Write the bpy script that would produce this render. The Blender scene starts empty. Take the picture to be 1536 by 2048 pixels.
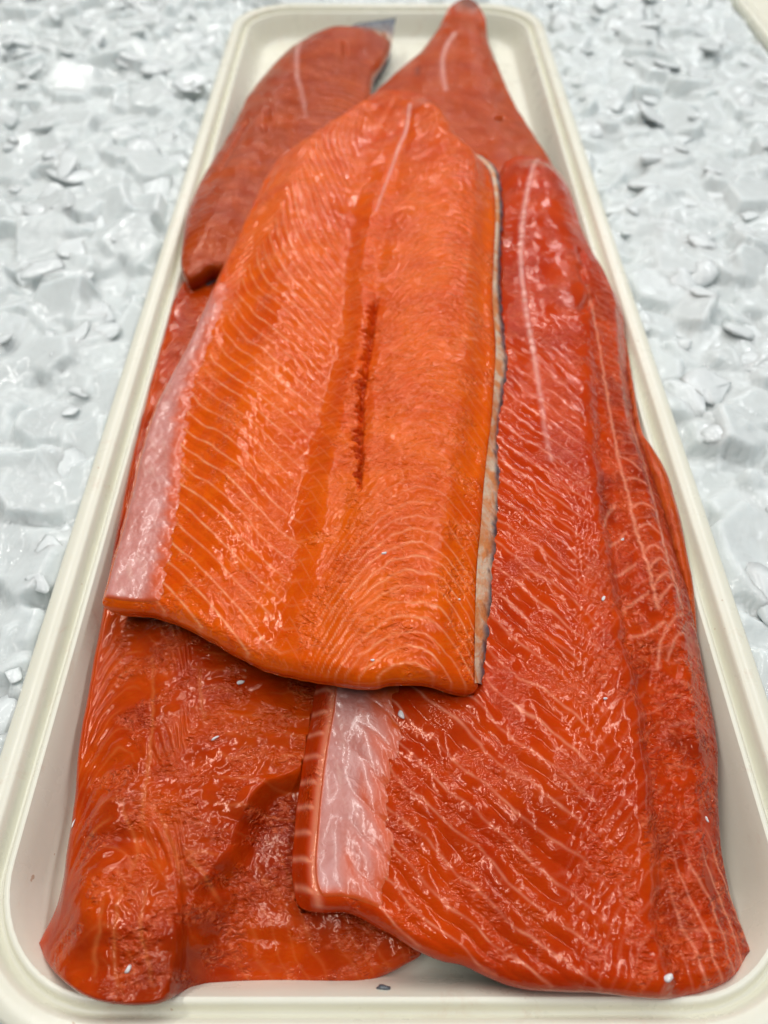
import bpy, bmesh, math, random
import numpy as np
from mathutils import Vector, Matrix

# ------------------------------------------------------------------ camera, world, lights, exposure
S = bpy.context.scene
MM = 0.001
cam = bpy.data.cameras.new('camera')
cam.sensor_fit = 'VERTICAL'; cam.sensor_height = 36.0
cam.lens = 36.0 * 1538 / 2048
cam.clip_start = 0.01; cam.clip_end = 50
cam.dof.use_dof = True; cam.dof.focus_distance = 0.245; cam.dof.aperture_fstop = 9.5
camo = bpy.data.objects.new('camera', cam); S.collection.objects.link(camo)
camo.location = (0, 0, 0.264); camo.rotation_euler = (math.radians(90 - 51.4), 0, 0)
S.camera = camo

W = bpy.data.worlds.new('World'); S.world = W; W.use_nodes = True
bg = W.node_tree.nodes['Background']
bg.inputs['Color'].default_value = (0.93, 0.97, 1.0, 1); bg.inputs['Strength'].default_value = 0.10

def area(name, loc, target, sx, sy, power, col):
    l = bpy.data.lights.new(name, 'AREA'); l.shape = 'RECTANGLE'; l.size = sx; l.size_y = sy
    l.energy = power; l.color = col
    o = bpy.data.objects.new(name, l); S.collection.objects.link(o); o.location = loc
    o.rotation_euler = (Vector(target) - Vector(loc)).to_track_quat('-Z', 'Y').to_euler()
    return o
# market ceiling: two rows of fluorescent tubes over the counter
for lx, lp, lc in ((-0.72, 35, (1.0, 0.97, 0.93)), (0.10, 20, (1.0, 0.98, 0.95)), (0.95, 31, (0.96, 0.98, 1.0))):
    area('ceiling_lamp', (lx, 1.5, 1.75), (lx, 1.5, 0), 0.07, 4.2, lp, lc)

S.view_settings.view_transform = 'Standard'; S.view_settings.look = 'None'
S.view_settings.exposure = 0.0; S.view_settings.gamma = 1.0
S.cycles.use_denoising = True
S.cycles.max_bounces = 10; S.cycles.transmission_bounces = 8

# ------------------------------------------------------------------ helpers
def link(o, parent=None):
    S.collection.objects.link(o)
    if parent: o.parent = parent
    return o
def tag(o, label=None, cat=None, group=None, kind=None):
    if label: o['label'] = label
    if cat: o['category'] = cat
    if group: o['group'] = group
    if kind: o['kind'] = kind
    return o
def empty(name, loc=(0, 0, 0)):
    o = bpy.data.objects.new(name, None); o.empty_display_size = 0.02; link(o); o.location = loc
    return o
def mesh_np(name, verts, quads, mat, parent=None, attrs=None, tris=None):
    me = bpy.data.meshes.new(name)
    nv = len(verts); nq = len(quads); nt = 0 if tris is None else len(tris)
    me.vertices.add(nv); me.vertices.foreach_set('co', np.asarray(verts, np.float32).ravel())
    loops = np.asarray(quads, np.int32).ravel()
    starts = np.arange(nq, dtype=np.int32) * 4
    if nt:
        starts = np.concatenate([starts, nq * 4 + np.arange(nt, dtype=np.int32) * 3])
        loops = np.concatenate([loops, np.asarray(tris, np.int32).ravel()])
    me.loops.add(len(loops)); me.loops.foreach_set('vertex_index', loops.astype(np.int32))
    me.polygons.add(nq + nt); me.polygons.foreach_set('loop_start', starts.astype(np.int32))
    me.update(calc_edges=True)
    me.polygons.foreach_set('use_smooth', np.ones(nq + nt, bool))
    if attrs:
        for k, a in attrs.items():
            at = me.attributes.new(k, 'FLOAT', 'POINT'); at.data.foreach_set('value', np.asarray(a, np.float32).ravel())
    me.validate(); me.materials.append(mat)
    o = bpy.data.objects.new(name, me)
    return link(o, parent)

# numpy gradient noise -----------------------------------------------------
_r = np.random.RandomState(7)
_perm = _r.permutation(512); _perm = np.concatenate([_perm, _perm, _perm])
_ang = _r.rand(512) * 2 * np.pi
def perlin(x, y, seed=0):
    x = x + seed * 17.31; y = y + seed * 9.77
    xi = np.floor(x).astype(int); yi = np.floor(y).astype(int)
    xf = x - xi; yf = y - yi
    sx = xf * xf * xf * (xf * (xf * 6 - 15) + 10); sy = yf * yf * yf * (yf * (yf * 6 - 15) + 10)
    def g(ix, iy, dx, dy):
        h = _perm[(_perm[ix & 511] + iy) & 511]; a = _ang[h]
        return np.cos(a) * dx + np.sin(a) * dy
    a = g(xi, yi, xf, yf); b = g(xi + 1, yi, xf - 1, yf)
    c = g(xi, yi + 1, xf, yf - 1); d = g(xi + 1, yi + 1, xf - 1, yf - 1)
    return ((a + (b - a) * sx) + ((c + (d - c) * sx) - (a + (b - a) * sx)) * sy) * 1.5
def fbm(x, y, seed=0, oct=4):
    s = 0; amp = 1; t = 0
    for i in range(oct):
        s = s + amp * perlin(x, y, seed + i * 3.7); t += amp; x = x * 2.03; y = y * 2.03; amp *= 0.5
    return s / t
def sm(a, b, x):
    t = np.clip((x - a) / (b - a), 0, 1); return t * t * (3 - 2 * t)
def hash1(i, seed=0):
    v = np.sin(i * 127.1 + seed * 311.7) * 43758.5453
    return v - np.floor(v)
def curve(pts, n):
    """Catmull-Rom through the points, resampled evenly by length"""
    p = np.array(pts, float)
    q = np.vstack([2 * p[0] - p[1], p, 2 * p[-1] - p[-2]])
    out = []
    t = np.linspace(0, 1, 24, endpoint=False)[:, None]
    for i in range(1, len(q) - 2):
        a, b, c, d = q[i - 1], q[i], q[i + 1], q[i + 2]
        out.append(0.5 * (2 * b + (c - a) * t + (2 * a - 5 * b + 4 * c - d) * t ** 2 + (3 * b - a - 3 * c + d) * t ** 3))
    out.append(p[-1:]); out = np.vstack(out)
    s = np.concatenate([[0], np.cumsum(np.linalg.norm(np.diff(out[:, :2], axis=0), axis=1))])
    g = np.linspace(0, s[-1], n)
    return np.stack([np.interp(g, s, out[:, k]) for k in range(out.shape[1])], 1)
def dist_line(X, Y, pts, reach=8.0):
    """distance in mm to a curve, and the position 0..1 along it"""
    c = curve(pts, max(24, 8 * len(pts)))[:, :2]
    D = np.full(X.shape, 1e3); T = np.zeros(X.shape)
    bb = (X > c[:, 0].min() - reach) & (X < c[:, 0].max() + reach) & (Y > c[:, 1].min() - reach) & (Y < c[:, 1].max() + reach)
    if not bb.any(): return D, T
    x = X[bb]; y = Y[bb]; d = np.full(x.shape, 1e3); tt = np.zeros(x.shape); n = len(c) - 1
    for i in range(n):
        a = c[i]; v = c[i + 1] - a; L = max(v @ v, 1e-9)
        k = np.clip(((x - a[0]) * v[0] + (y - a[1]) * v[1]) / L, 0, 1)
        e = np.hypot(x - a[0] - k * v[0], y - a[1] - k * v[1])
        m = e < d; d[m] = e[m]; tt[m] = ((i + k) / n)[m]
    D[bb] = d; T[bb] = tt
    return D, T

# ------------------------------------------------------------------ materials
def mat_new(name):
    m = bpy.data.materials.new(name); m.use_nodes = True
    return m, m.node_tree.nodes, m.node_tree.links, m.node_tree.nodes['Principled BSDF']
def N(nodes, typ, **kw):
    n = nodes.new(typ)
    for k, v in kw.items(): setattr(n, k, v)
    return n
def setp(b, **kw):
    for k, v in kw.items(): b.inputs[k.replace('_', ' ')].default_value = v
def mixc(nodes, links, fac, a, b, blend='MIX'):
    n = nodes.new('ShaderNodeMix'); n.data_type = 'RGBA'; n.blend_type = blend
    for idx, v in ((0, fac), (6, a), (7, b)):
        if hasattr(v, 'links') or hasattr(v, 'is_output'): links.new(v, n.inputs[idx])
        elif idx == 0: n.inputs[0].default_value = v
        else: n.inputs[idx].default_value = (*v, 1)
    return n.outputs[2]
def math_n(nodes, links, op, a, b=None, clamp=False):
    n = nodes.new('ShaderNodeMath'); n.operation = op; n.use_clamp = clamp
    for i, v in ((0, a), (1, b)):
        if v is None: continue
        if hasattr(v, 'is_output'): links.new(v, n.inputs[i])
        else: n.inputs[i].default_value = v
    return n.outputs[0]
def noise(nodes, links, co, scale, detail=4, rough=0.55, dist=0.0):
    n = nodes.new('ShaderNodeTexNoise'); n.inputs['Scale'].default_value = scale
    n.inputs['Detail'].default_value = detail; n.inputs['Roughness'].default_value = rough
    n.inputs['Distortion'].default_value = dist
    links.new(co, n.inputs['Vector']); return n.outputs['Fac']
def ramp(nodes, links, fac, p0, p1):
    n = nodes.new('ShaderNodeMapRange'); n.interpolation_type = 'SMOOTHSTEP'
    n.inputs['From Min'].default_value = p0; n.inputs['From Max'].default_value = p1
    links.new(fac, n.inputs['Value']); return n.outputs['Result']

def flesh_material(name, col_a, col_b, col_deep, col_fat=(0.80, 0.30, 0.17), gloss=1.0, col_fibre_glint=(0.72, 0.16, 0.06)):
    m, nd, lk, b = mat_new(name)
    co = N(nd, 'ShaderNodeTexCoord').outputs['Object']
    def attr(k):
        return N(nd, 'ShaderNodeAttribute', attribute_name=k).outputs['Fac']
    big = ramp(nd, lk, noise(nd, lk, co, 38, 4, 0.6, 0.6), 0.3, 0.7)
    c = mixc(nd, lk, big, col_a, col_b)
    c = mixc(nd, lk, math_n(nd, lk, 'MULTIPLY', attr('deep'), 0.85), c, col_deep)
    wet = attr('wet')
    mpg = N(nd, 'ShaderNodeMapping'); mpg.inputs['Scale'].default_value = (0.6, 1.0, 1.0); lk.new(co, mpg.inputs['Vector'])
    fibre_glint = ramp(nd, lk, noise(nd, lk, mpg.outputs[0], 430, 2.5, 0.6, 1.2), 0.47, 0.68)
    c = mixc(nd, lk, math_n(nd, lk, 'MULTIPLY', fibre_glint, math_n(nd, lk, 'MULTIPLY', wet, 0.5)), c, col_fibre_glint)  # pale torn-fibre specks that also paint wet highlights into the base colour
    c = mixc(nd, lk, math_n(nd, lk, 'MULTIPLY', attr('fat'), 0.85), c, col_fat)
    c = mixc(nd, lk, attr('mem'), c, (0.82, 0.48, 0.42))
    lk.new(c, b.inputs['Base Color'])
    # wet, finely torn surface: small wrinkles gathered in patches
    mp = N(nd, 'ShaderNodeMapping'); mp.inputs['Scale'].default_value = (0.62, 1.0, 1.0); lk.new(co, mp.inputs['Vector'])
    n1 = noise(nd, lk, mp.outputs[0], 400, 1.5, 0.5, 1.3)
    n2 = noise(nd, lk, mp.outputs[0], 780, 1.0, 0.5, 0.8)
    b1 = N(nd, 'ShaderNodeBump'); b1.inputs['Distance'].default_value = 0.0022
    lk.new(math_n(nd, lk, 'MULTIPLY_ADD', wet, 0.7), b1.inputs['Strength']); lk.new(n1, b1.inputs['Height'])
    b1.inputs['Strength'].links[0].from_node.inputs[2].default_value = 0.05
    b3 = N(nd, 'ShaderNodeBump'); b3.inputs['Distance'].default_value = 0.0009
    lk.new(math_n(nd, lk, 'MULTIPLY', wet, 0.6), b3.inputs['Strength']); lk.new(n2, b3.inputs['Height']); lk.new(b1.outputs[0], b3.inputs['Normal'])
    lk.new(b3.outputs[0], b.inputs['Normal'])
    rgh = nd.new('ShaderNodeMapRange'); lk.new(noise(nd, lk, co, 90, 3), rgh.inputs['Value'])
    rgh.inputs['To Min'].default_value = 0.10; rgh.inputs['To Max'].default_value = 0.16
    lk.new(rgh.outputs[0], b.inputs['Roughness'])
    setp(b, Subsurface_Weight=0.45, Subsurface_Radius=(1.0, 0.15, 0.05), Subsurface_Scale=0.003, IOR=1.45, Specular_IOR_Level=0.36, Specular_Tint=(1.0, 0.52, 0.33, 1),
         Coat_Weight=0.2 * gloss, Coat_Roughness=0.05, Coat_IOR=1.4)
    lk.new(b3.outputs[0], b.inputs['Coat Normal'])
    return m
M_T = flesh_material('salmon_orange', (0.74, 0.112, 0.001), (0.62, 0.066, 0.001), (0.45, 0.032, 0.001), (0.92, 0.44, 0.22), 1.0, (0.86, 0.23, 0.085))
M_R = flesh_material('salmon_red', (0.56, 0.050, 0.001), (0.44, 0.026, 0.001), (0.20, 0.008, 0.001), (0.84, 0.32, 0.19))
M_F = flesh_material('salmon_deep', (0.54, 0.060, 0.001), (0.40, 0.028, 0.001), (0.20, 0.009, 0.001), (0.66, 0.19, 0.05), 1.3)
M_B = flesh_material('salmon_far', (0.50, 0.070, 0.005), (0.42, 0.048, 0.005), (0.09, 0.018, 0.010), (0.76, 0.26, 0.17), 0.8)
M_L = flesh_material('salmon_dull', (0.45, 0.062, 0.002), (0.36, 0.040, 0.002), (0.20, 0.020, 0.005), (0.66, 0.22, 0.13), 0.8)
def skin_material(name, dark, light):
    m, nd, lk, b = mat_new(name)
    co = N(nd, 'ShaderNodeTexCoord').outputs['Object']
    n = ramp(nd, lk, noise(nd, lk, co, 260, 4, 0.6), 0.35, 0.65)
    e = N(nd, 'ShaderNodeAttribute', attribute_name='edge').outputs['Fac']
    c = mixc(nd, lk, n, dark, light)
    fat = mixc(nd, lk, ramp(nd, lk, noise(nd, lk, co, 120, 3, 0.6, 0.5), 0.4, 0.62), (0.68, 0.50, 0.36), (0.66, 0.24, 0.08))
    c = mixc(nd, lk, e, fat, c)
    lk.new(c, b.inputs['Base Color'])
    bp = N(nd, 'ShaderNodeBump'); bp.inputs['Distance'].default_value = 0.0006; bp.inputs['Strength'].default_value = 0.6
    lk.new(noise(nd, lk, co, 900, 3), bp.inputs['Height']); lk.new(bp.outputs[0], b.inputs['Normal'])
    setp(b, Roughness=0.38, Coat_Weight=0.2, Coat_Roughness=0.15, Subsurface_Weight=0.15, Subsurface_Scale=0.002)
    return m
M_SKIN = skin_material('silver_skin', (0.020, 0.027, 0.038), (0.10, 0.13, 0.17))

def membrane_material():
    m, nd, lk, b = mat_new('belly_membrane')
    co = N(nd, 'ShaderNodeTexCoord').outputs['Object']
    n = ramp(nd, lk, noise(nd, lk, co, 60, 4, 0.6, 0.7), 0.3, 0.72)
    c = mixc(nd, lk, n, (0.52, 0.19, 0.155), (0.62, 0.30, 0.275))
    st = N(nd, 'ShaderNodeAttribute', attribute_name='fat').outputs['Fac']
    th = N(nd, 'ShaderNodeAttribute', attribute_name='mem').outputs['Fac']
    c = mixc(nd, lk, math_n(nd, lk, 'MULTIPLY', st, th), c, (0.72, 0.44, 0.37))
    c = mixc(nd, lk, th, (0.64, 0.085, 0.008), c)
    lk.new(c, b.inputs['Base Color'])
    bp = N(nd, 'ShaderNodeBump'); bp.inputs['Distance'].default_value = 0.0010; bp.inputs['Strength'].default_value = 0.22
    lk.new(noise(nd, lk, co, 330, 4, 0.55, 1.0), bp.inputs['Height']); lk.new(bp.outputs[0], b.inputs['Normal'])
    setp(b, Roughness=0.28, Subsurface_Weight=0.4, Subsurface_Radius=(1, 0.5, 0.4), Subsurface_Scale=0.003, Coat_Weight=0.3, Coat_Roughness=0.1)
    return m
M_MEM = membrane_material()

def plastic_material():
    m, nd, lk, b = mat_new('cream_plastic')
    co = N(nd, 'ShaderNodeTexCoord').outputs['Object']
    n = ramp(nd, lk, noise(nd, lk, co, 14, 5, 0.6), 0.3, 0.7)
    c = mixc(nd, lk, n, (0.735, 0.72, 0.60), (0.77, 0.76, 0.65))
    st = ramp(nd, lk, noise(nd, lk, co, 42, 6, 0.7, 1.5), 0.56, 0.74)
    c = mixc(nd, lk, math_n(nd, lk, 'MULTIPLY', st, 0.38), c, (0.62, 0.46, 0.34))
    sp = ramp(nd, lk, noise(nd, lk, co, 240, 2, 0.5), 0.735, 0.77)
    c = mixc(nd, lk, math_n(nd, lk, 'MULTIPLY', sp, 0.6), c, (0.42, 0.22, 0.10))
    lk.new(c, b.inputs['Base Color'])
    bp = N(nd, 'ShaderNodeBump'); bp.inputs['Distance'].default_value = 0.0008; bp.inputs['Strength'].default_value = 0.12
    lk.new(noise(nd, lk, co, 130, 4, 0.6, 0.6), bp.inputs['Height']); lk.new(bp.outputs[0], b.inputs['Normal'])
    r = nd.new('ShaderNodeMapRange'); lk.new(noise(nd, lk, co, 70, 4, 0.6), r.inputs['Value'])
    r.inputs['To Min'].default_value = 0.16; r.inputs['To Max'].default_value = 0.44
    lk.new(r.outputs[0], b.inputs['Roughness'])
    setp(b, Subsurface_Weight=0.2, Subsurface_Radius=(1, 0.9, 0.7), Subsurface_Scale=0.003)
    return m
M_TRAY = plastic_material()

def ice_material(name, trans, col, sss=0.3):
    m, nd, lk, b = mat_new(name)
    co = N(nd, 'ShaderNodeNewGeometry').outputs['Position']
    n = ramp(nd, lk, noise(nd, lk, co, 45, 4, 0.6, 0.8), 0.3, 0.7)
    c = mixc(nd, lk, n, tuple(v * 0.93 for v in col), col)
    lk.new(c, b.inputs['Base Color'])
    bp = N(nd, 'ShaderNodeBump'); bp.inputs['Distance'].default_value = 0.0022; bp.inputs['Strength'].default_value = 0.3
    lk.new(noise(nd, lk, co, 130, 3, 0.5, 0.6), bp.inputs['Height']); lk.new(bp.outputs[0], b.inputs['Normal'])
    setp(b, Roughness=0.09, IOR=1.31, Subsurface_Weight=sss, Subsurface_Radius=(1, 1.08, 1.12), Subsurface_Scale=0.005)
    if trans:
        # cloudy ice: part of the light goes straight through, more where it is clear
        tr = N(nd, 'ShaderNodeBsdfTransparent'); tr.inputs[0].default_value = (0.965, 0.985, 0.99, 1)
        mx = N(nd, 'ShaderNodeMixShader')
        f = nd.new('ShaderNodeMapRange'); lk.new(noise(nd, lk, co, 80, 3, 0.6, 0.6), f.inputs['Value'])
        f.inputs['From Min'].default_value = 0.3; f.inputs['From Max'].default_value = 0.7
        f.inputs['To Min'].default_value = trans * 0.6; f.inputs['To Max'].default_value = min(1, trans * 1.4)
        thin = ramp(nd, lk, N(nd, 'ShaderNodeAttribute', attribute_name='thin').outputs['Fac'], 0.55, 1.0)
        rest = math_n(nd, lk, 'MULTIPLY', math_n(nd, lk, 'SUBTRACT', 0.97, f.outputs[0]), thin)
        lk.new(math_n(nd, lk, 'ADD', f.outputs[0], rest, True), mx.inputs[0]); lk.new(b.outputs[0], mx.inputs[1]); lk.new(tr.outputs[0], mx.inputs[2])
        out = [n for n in nd if n.type == 'OUTPUT_MATERIAL'][0]
        lk.new(mx.outputs[0], out.inputs['Surface'])
    return m
M_ICE = ice_material('crushed_ice', 0.12, (0.70, 0.735, 0.735), 0.9)
M_BED = ice_material('ice_bed', 0.0, (0.665, 0.705, 0.70), 0.9)
M_CHIP = ice_material('ice_chip', 0.0, (0.74, 0.78, 0.78), 0.0)
M_CRUMB = ice_material('ice_crumb', 0.10, (0.96, 0.96, 0.97))

# ------------------------------------------------------------------ tray
TX0, TX1, TY0, TY1 = -124.0, 130.0, 14.0, 750.0
def rounded_rect(x0, x1, y0, y1, r, n=14, m=40):
    pts = []
    for cx, cy, a0 in ((x1 - r, y1 - r, 0), (x0 + r, y1 - r, 90), (x0 + r, y0 + r, 180), (x1 - r, y0 + r, 270)):
        for i in range(n + 1):
            a = math.radians(a0 + 90 * i / n); pts.append((cx + r * math.cos(a), cy + r * math.sin(a)))
    out = []
    for i in range(len(pts)):
        a = pts[i]; b = pts[(i + 1) % len(pts)]
        L = math.hypot(b[0] - a[0], b[1] - a[1]); k = max(1, int(L / 12))
        for j in range(k): out.append((a[0] + (b[0] - a[0]) * j / k, a[1] + (b[1] - a[1]) * j / k))
    return out
def sweep(x0, x1, y0, y1, R, prof):
    V = []; Q = []
    base = None
    for off, z in prof:
        # same vertex count on every ring: build on the unit ring and move it inwards
        ring = rounded_rect(x0, x1, y0, y1, R)
        if base is None: base = ring
        cx, cy = (x0 + x1) / 2, (y0 + y1) / 2
        rr = []
        for (px, py) in base:
            qx = min(max(px, x0 + R), x1 - R); qy = min(max(py, y0 + R), y1 - R)
            dx, dy = px - qx, py - qy; L = math.hypot(dx, dy)
            k = (R - off) / R if L > 1e-6 else 1
            rr.append((qx + dx * k, qy + dy * k, z))
        V += rr
    n = len(base)
    for i in range(len(prof) - 1):
        for j in range(n):
            a = i * n + j; b = i * n + (j + 1) % n
            Q.append((a, b, b + n, a + n))
    return V, Q, n
prof_outer = [(12, -3.0), (6.5, -1.0), (5.6, 9.0), (2.6, 14), (0.5, 14.6), (0.0, 15.6), (0, 20.2), (0.3, 21.3), (1.1, 21.9), (4, 22.1), (6.6, 22.0), (7.6, 21.3),
              (8.5, 18.4), (9.2, 16.2), (10.0, 15.3), (10.8, 16.4), (11.4, 18.4), (12.3, 19.2), (13.4, 18.8), (14.4, 17.2), (16.2, 13.5), (18.6, 7.5), (20.2, 3.9), (21.8, 1.7), (24.0, 0.5), (27, 0.1), (31, 0.0)]
def make_tray(x0, label, dy=0.0):
    t = empty('serving_tray', ((x0 + 127) * MM, ((TY0 + TY1) / 2 + dy) * MM, 0)); tag(t, label, 'tray')
    V, Q, n = sweep(x0, x0 + 254, TY0, TY1, 48, prof_outer)
    k_lip = 17 * n
    V = (np.array(V) + np.array([0, dy, 0])) * MM - np.array(t.location)
    # rim: outside skirt, lip, groove and bead
    mesh_np('rim', V[:19 * n], [q for q in Q if max(q) < 19 * n], M_TRAY, t)
    w = V[18 * n:]; mesh_np('side_wall', w, [tuple(i - 18 * n for i in q) for q in Q if min(q) >= 18 * n], M_TRAY, t)
    ring = V[-n:]; c = ring.mean(0)
    fl = np.vstack([ring, c[None]])
    mesh_np('base', fl, [], M_TRAY, t, tris=[(i, (i + 1) % n, n) for i in range(n)])
    return t
tray = make_tray(TX0, 'long cream plastic tray with rounded corners holding the salmon fillets')
make_tray(305.0, 'empty cream plastic tray standing on the ice beside the salmon tray', 150.0)

# ------------------------------------------------------------------ fillets
class Raster:
    """1 mm height map of the undersides already placed"""
    def __init__(s):
        s.x0, s.y0, s.w, s.h = -200, -20, 400, 820
        s.z = np.full((s.h, s.w), np.inf); s.top = np.full((s.h, s.w), -np.inf)
    def add(s, X, Y, Zb, Zt):
        tmp = np.full((s.h, s.w), np.inf); tp = np.full((s.h, s.w), -np.inf)
        i = np.clip(np.round(Y - s.y0).astype(int), 0, s.h - 1).ravel(); j = np.clip(np.round(X - s.x0).astype(int), 0, s.w - 1).ravel()
        np.minimum.at(tmp, (i, j), Zb.ravel()); np.maximum.at(tp, (i, j), Zt.ravel())
        s.z = np.minimum(s.z, tmp); s.top = np.maximum(s.top, tp)
    def at(s, X, Y, arr=None):
        a = s.z if arr is None else arr
        i = np.clip(np.round(Y - s.y0).astype(int), 0, s.h - 1); j = np.clip(np.round(X - s.x0).astype(int), 0, s.w - 1)
        return a[i, j]
RAS = Raster()

def fillet(name, label, left, right, tail, front, nu, nv, shape, mat, th, lean, zmin=None, mem=None, skin_mat=None, skin_out=0.6, endpow=7, group='salmon fillets lying in the cream tray'):
    left = [tuple(p) for p in left]; right = [tuple(p) for p in right]
    tail = [left[0]] + [tuple(p) for p in tail] + [right[0]]
    front = [left[-1]] + [tuple(p) for p in front] + [right[-1]]
    Lc = curve(left, nu); Rc = curve(right, nu); Tc = curve(tail, nv); Fc = curve(front, nv)
    u = np.linspace(0, 1, nu)[:, None]; v = np.linspace(0, 1, nv)[None, :]
    P = np.zeros((nu, nv, 3))
    for k in range(3):
        P[:, :, k] = ((1 - v) * Lc[:, k][:, None] + v * Rc[:, k][:, None] + (1 - u) * Tc[:, k][None] + u * Fc[:, k][None]
                      - ((1 - u) * (1 - v) * Lc[0, k] + (1 - u) * v * Rc[0, k] + u * (1 - v) * Lc[-1, k] + u * v * Rc[-1, k]))
    wf, wt = u ** endpow, (1 - u) ** 7
    LR = (1 - v) * Lc[:, 2][:, None] + v * Rc[:, 2][:, None]
    P[:, :, 2] = LR + wf * (Fc[:, 2][None] - LR[-1:]) + wt * (Tc[:, 2][None] - LR[:1])
    X, Y = P[:, :, 0].copy(), P[:, :, 1].copy()
    Z0 = P[:, :, 2].copy()
    U = np.broadcast_to(u, X.shape); Vv = np.broadcast_to(v, X.shape)
    wid = np.hypot(Rc[:, 0] - Lc[:, 0], Rc[:, 1] - Lc[:, 1])[:, None]
    ln = np.hypot(Tc[:, 0] - Fc[:, 0], Tc[:, 1] - Fc[:, 1])[None, :]
    E = np.minimum(np.minimum(Vv * wid, (1 - Vv) * wid), np.minimum(U * ln, (1 - U) * ln))   # mm from the border
    dz, at = shape(U, Vv, X, Y, E)
    Z = Z0 + dz
    Z -= 1.6 * np.clip(1 - E / 3.2, 0, 1) ** 2
    ub = RAS.at(X, Y)
    Z = np.minimum(Z, np.where(np.isfinite(ub), ub - 0.5, 1e9))
    if zmin is not None: Z = np.maximum(Z, zmin)
    P[:, :, 2] = Z
    # boundary loop
    idx = np.arange(nu * nv).reshape(nu, nv)
    loop = np.concatenate([idx[:-1, 0], idx[-1, :-1], idx[::-1, -1][:-1], idx[0, ::-1][:-1]])
    side = np.concatenate([np.full(nu - 1, th[0]), np.full(nv - 1, th[3]), np.full(nu - 1, th[1]), np.full(nv - 1, th[2])]).astype(float)
    lea = np.concatenate([np.full(nu - 1, lean[0]), np.full(nv - 1, lean[3]), np.full(nu - 1, lean[1]), np.full(nv - 1, lean[2])]).astype(float)
    def smooth(a, k):
        ker = np.hanning(2 * k + 1); ker /= ker.sum()
        return np.convolve(np.concatenate([a[-k:], a, a[:k]]), ker, 'valid')
    so = np.broadcast_to(np.array(skin_out, float), (4,))
    sko = np.concatenate([np.full(nu - 1, so[0]), np.full(nv - 1, so[3]), np.full(nu - 1, so[1]), np.full(nv - 1, so[2])])
    side = smooth(side, 25); lea = smooth(lea, 25); sko = smooth(sko, 12)
    Pf = P.reshape(-1, 3); B = Pf[loop]; n = len(loop)
    tx = np.roll(B[:, 0], -4) - np.roll(B[:, 0], 4); ty = np.roll(B[:, 1], -4) - np.roll(B[:, 1], 4)
    tx = smooth(tx, 6); ty = smooth(ty, 6)
    Ln = np.hypot(tx, ty) + 1e-6; ox, oy = ty / Ln, -tx / Ln
    wob = fbm(B[:, 0] / 9, B[:, 1] / 9, 31, 3)
    Bs = np.stack([smooth(B[:, 0], 7), smooth(B[:, 1], 7), smooth(B[:, 2], 14)], 1)
    K = 7; rings = []
    for k in range(1, K + 1):
        t = k / K
        out = 1.1 * math.sin(math.pi * min(1, t * 1.15)) + lea * t ** 1.3 + 0.6 * t * wob
        zz = B[:, 2] - side * (t ** 1.15)
        zz = np.maximum(zz, 0.4)
        q_ = min(1, k / 3)
        bx_ = B[:, 0] * (1 - q_) + Bs[:, 0] * q_; by_ = B[:, 1] * (1 - q_) + Bs[:, 1] * q_
        zz = zz + (Bs[:, 2] - B[:, 2]) * q_
        zz = np.maximum(zz, 0.4)
        rings.append(np.stack([bx_ + ox * out, by_ + oy * out, zz], 1))
    allv = np.vstack([Pf] + rings)
    q = np.stack([idx[:-1, :-1], idx[1:, :-1], idx[1:, 1:], idx[:-1, 1:]], -1).reshape(-1, 4)
    prev = loop; quads = [q]
    for k in range(K):
        cur = nu * nv + k * n + np.arange(n)
        quads.append(np.stack([prev, cur, np.roll(cur, -1), np.roll(prev, -1)], -1)); prev = cur
    quads = np.vstack(quads)
    A = {}
    for key in ('fat', 'mem', 'deep', 'wet'):
        a = np.clip(at.get(key, np.zeros(X.shape)), 0, 1) * np.ones(X.shape)
        bnd = a.ravel()[loop]
        bnd = bnd * {'wet': 0.4, 'fat': 0.35}.get(key, 1)
        A[key] = np.concatenate([a.ravel()] + [bnd] * K)
    c0 = np.array([X.mean(), Y.mean(), max(0, (Z - 12).min())]) * MM
    root = empty(name, tuple(c0)); tag(root, label, 'fish fillet', group)
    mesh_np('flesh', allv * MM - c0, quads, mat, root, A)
    # skin under the flesh, showing as a thin dark edge
    st = 5
    iu = np.unique(np.append(np.arange(0, nu, st), nu - 1)); iv = np.unique(np.append(np.arange(0, nv, st), nv - 1))
    G = P[np.ix_(iu, iv)].copy(); 
    Es = E[np.ix_(iu, iv)]
    lastring = rings[-1]
    bz = np.full(nu * nv, np.nan); bx = bz.copy(); by = bz.copy()
    rag = sko * (0.9 + 1.3 * fbm(B[:, 0] / 4, B[:, 1] / 4, 77, 3))
    bx[loop] = lastring[:, 0] + ox * rag; by[loop] = lastring[:, 1] + oy * rag; bz[loop] = lastring[:, 2]
    bx = bx.reshape(nu, nv)[np.ix_(iu, iv)]; by = by.reshape(nu, nv)[np.ix_(iu, iv)]; bz = bz.reshape(nu, nv)[np.ix_(iu, iv)]
    m = ~np.isnan(bx)
    G[:, :, 2] = np.maximum(G[:, :, 2] - 12 * np.ones_like(Es), 0.2)
    G[:, :, 0][m] = bx[m]; G[:, :, 1][m] = by[m]; G[:, :, 2][m] = bz[m]
    a, b2 = G.shape[:2]
    gi = np.arange(a * b2).reshape(a, b2)
    up = np.concatenate([gi[:-1, 0], gi[-1, :-1], gi[::-1, -1][:-1], gi[0, ::-1][:-1]])
    Gf = G.reshape(-1, 3); lo = Gf.copy(); lo[:, 2] -= 0.7
    qs = np.stack([gi[:-1, :-1], gi[1:, :-1], gi[1:, 1:], gi[:-1, 1:]], -1).reshape(-1, 4)
    nG = len(Gf)
    qb = qs[:, ::-1] + nG
    ql = np.stack([up, up + nG, np.roll(up, -1) + nG, np.roll(up, -1)], -1)
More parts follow.
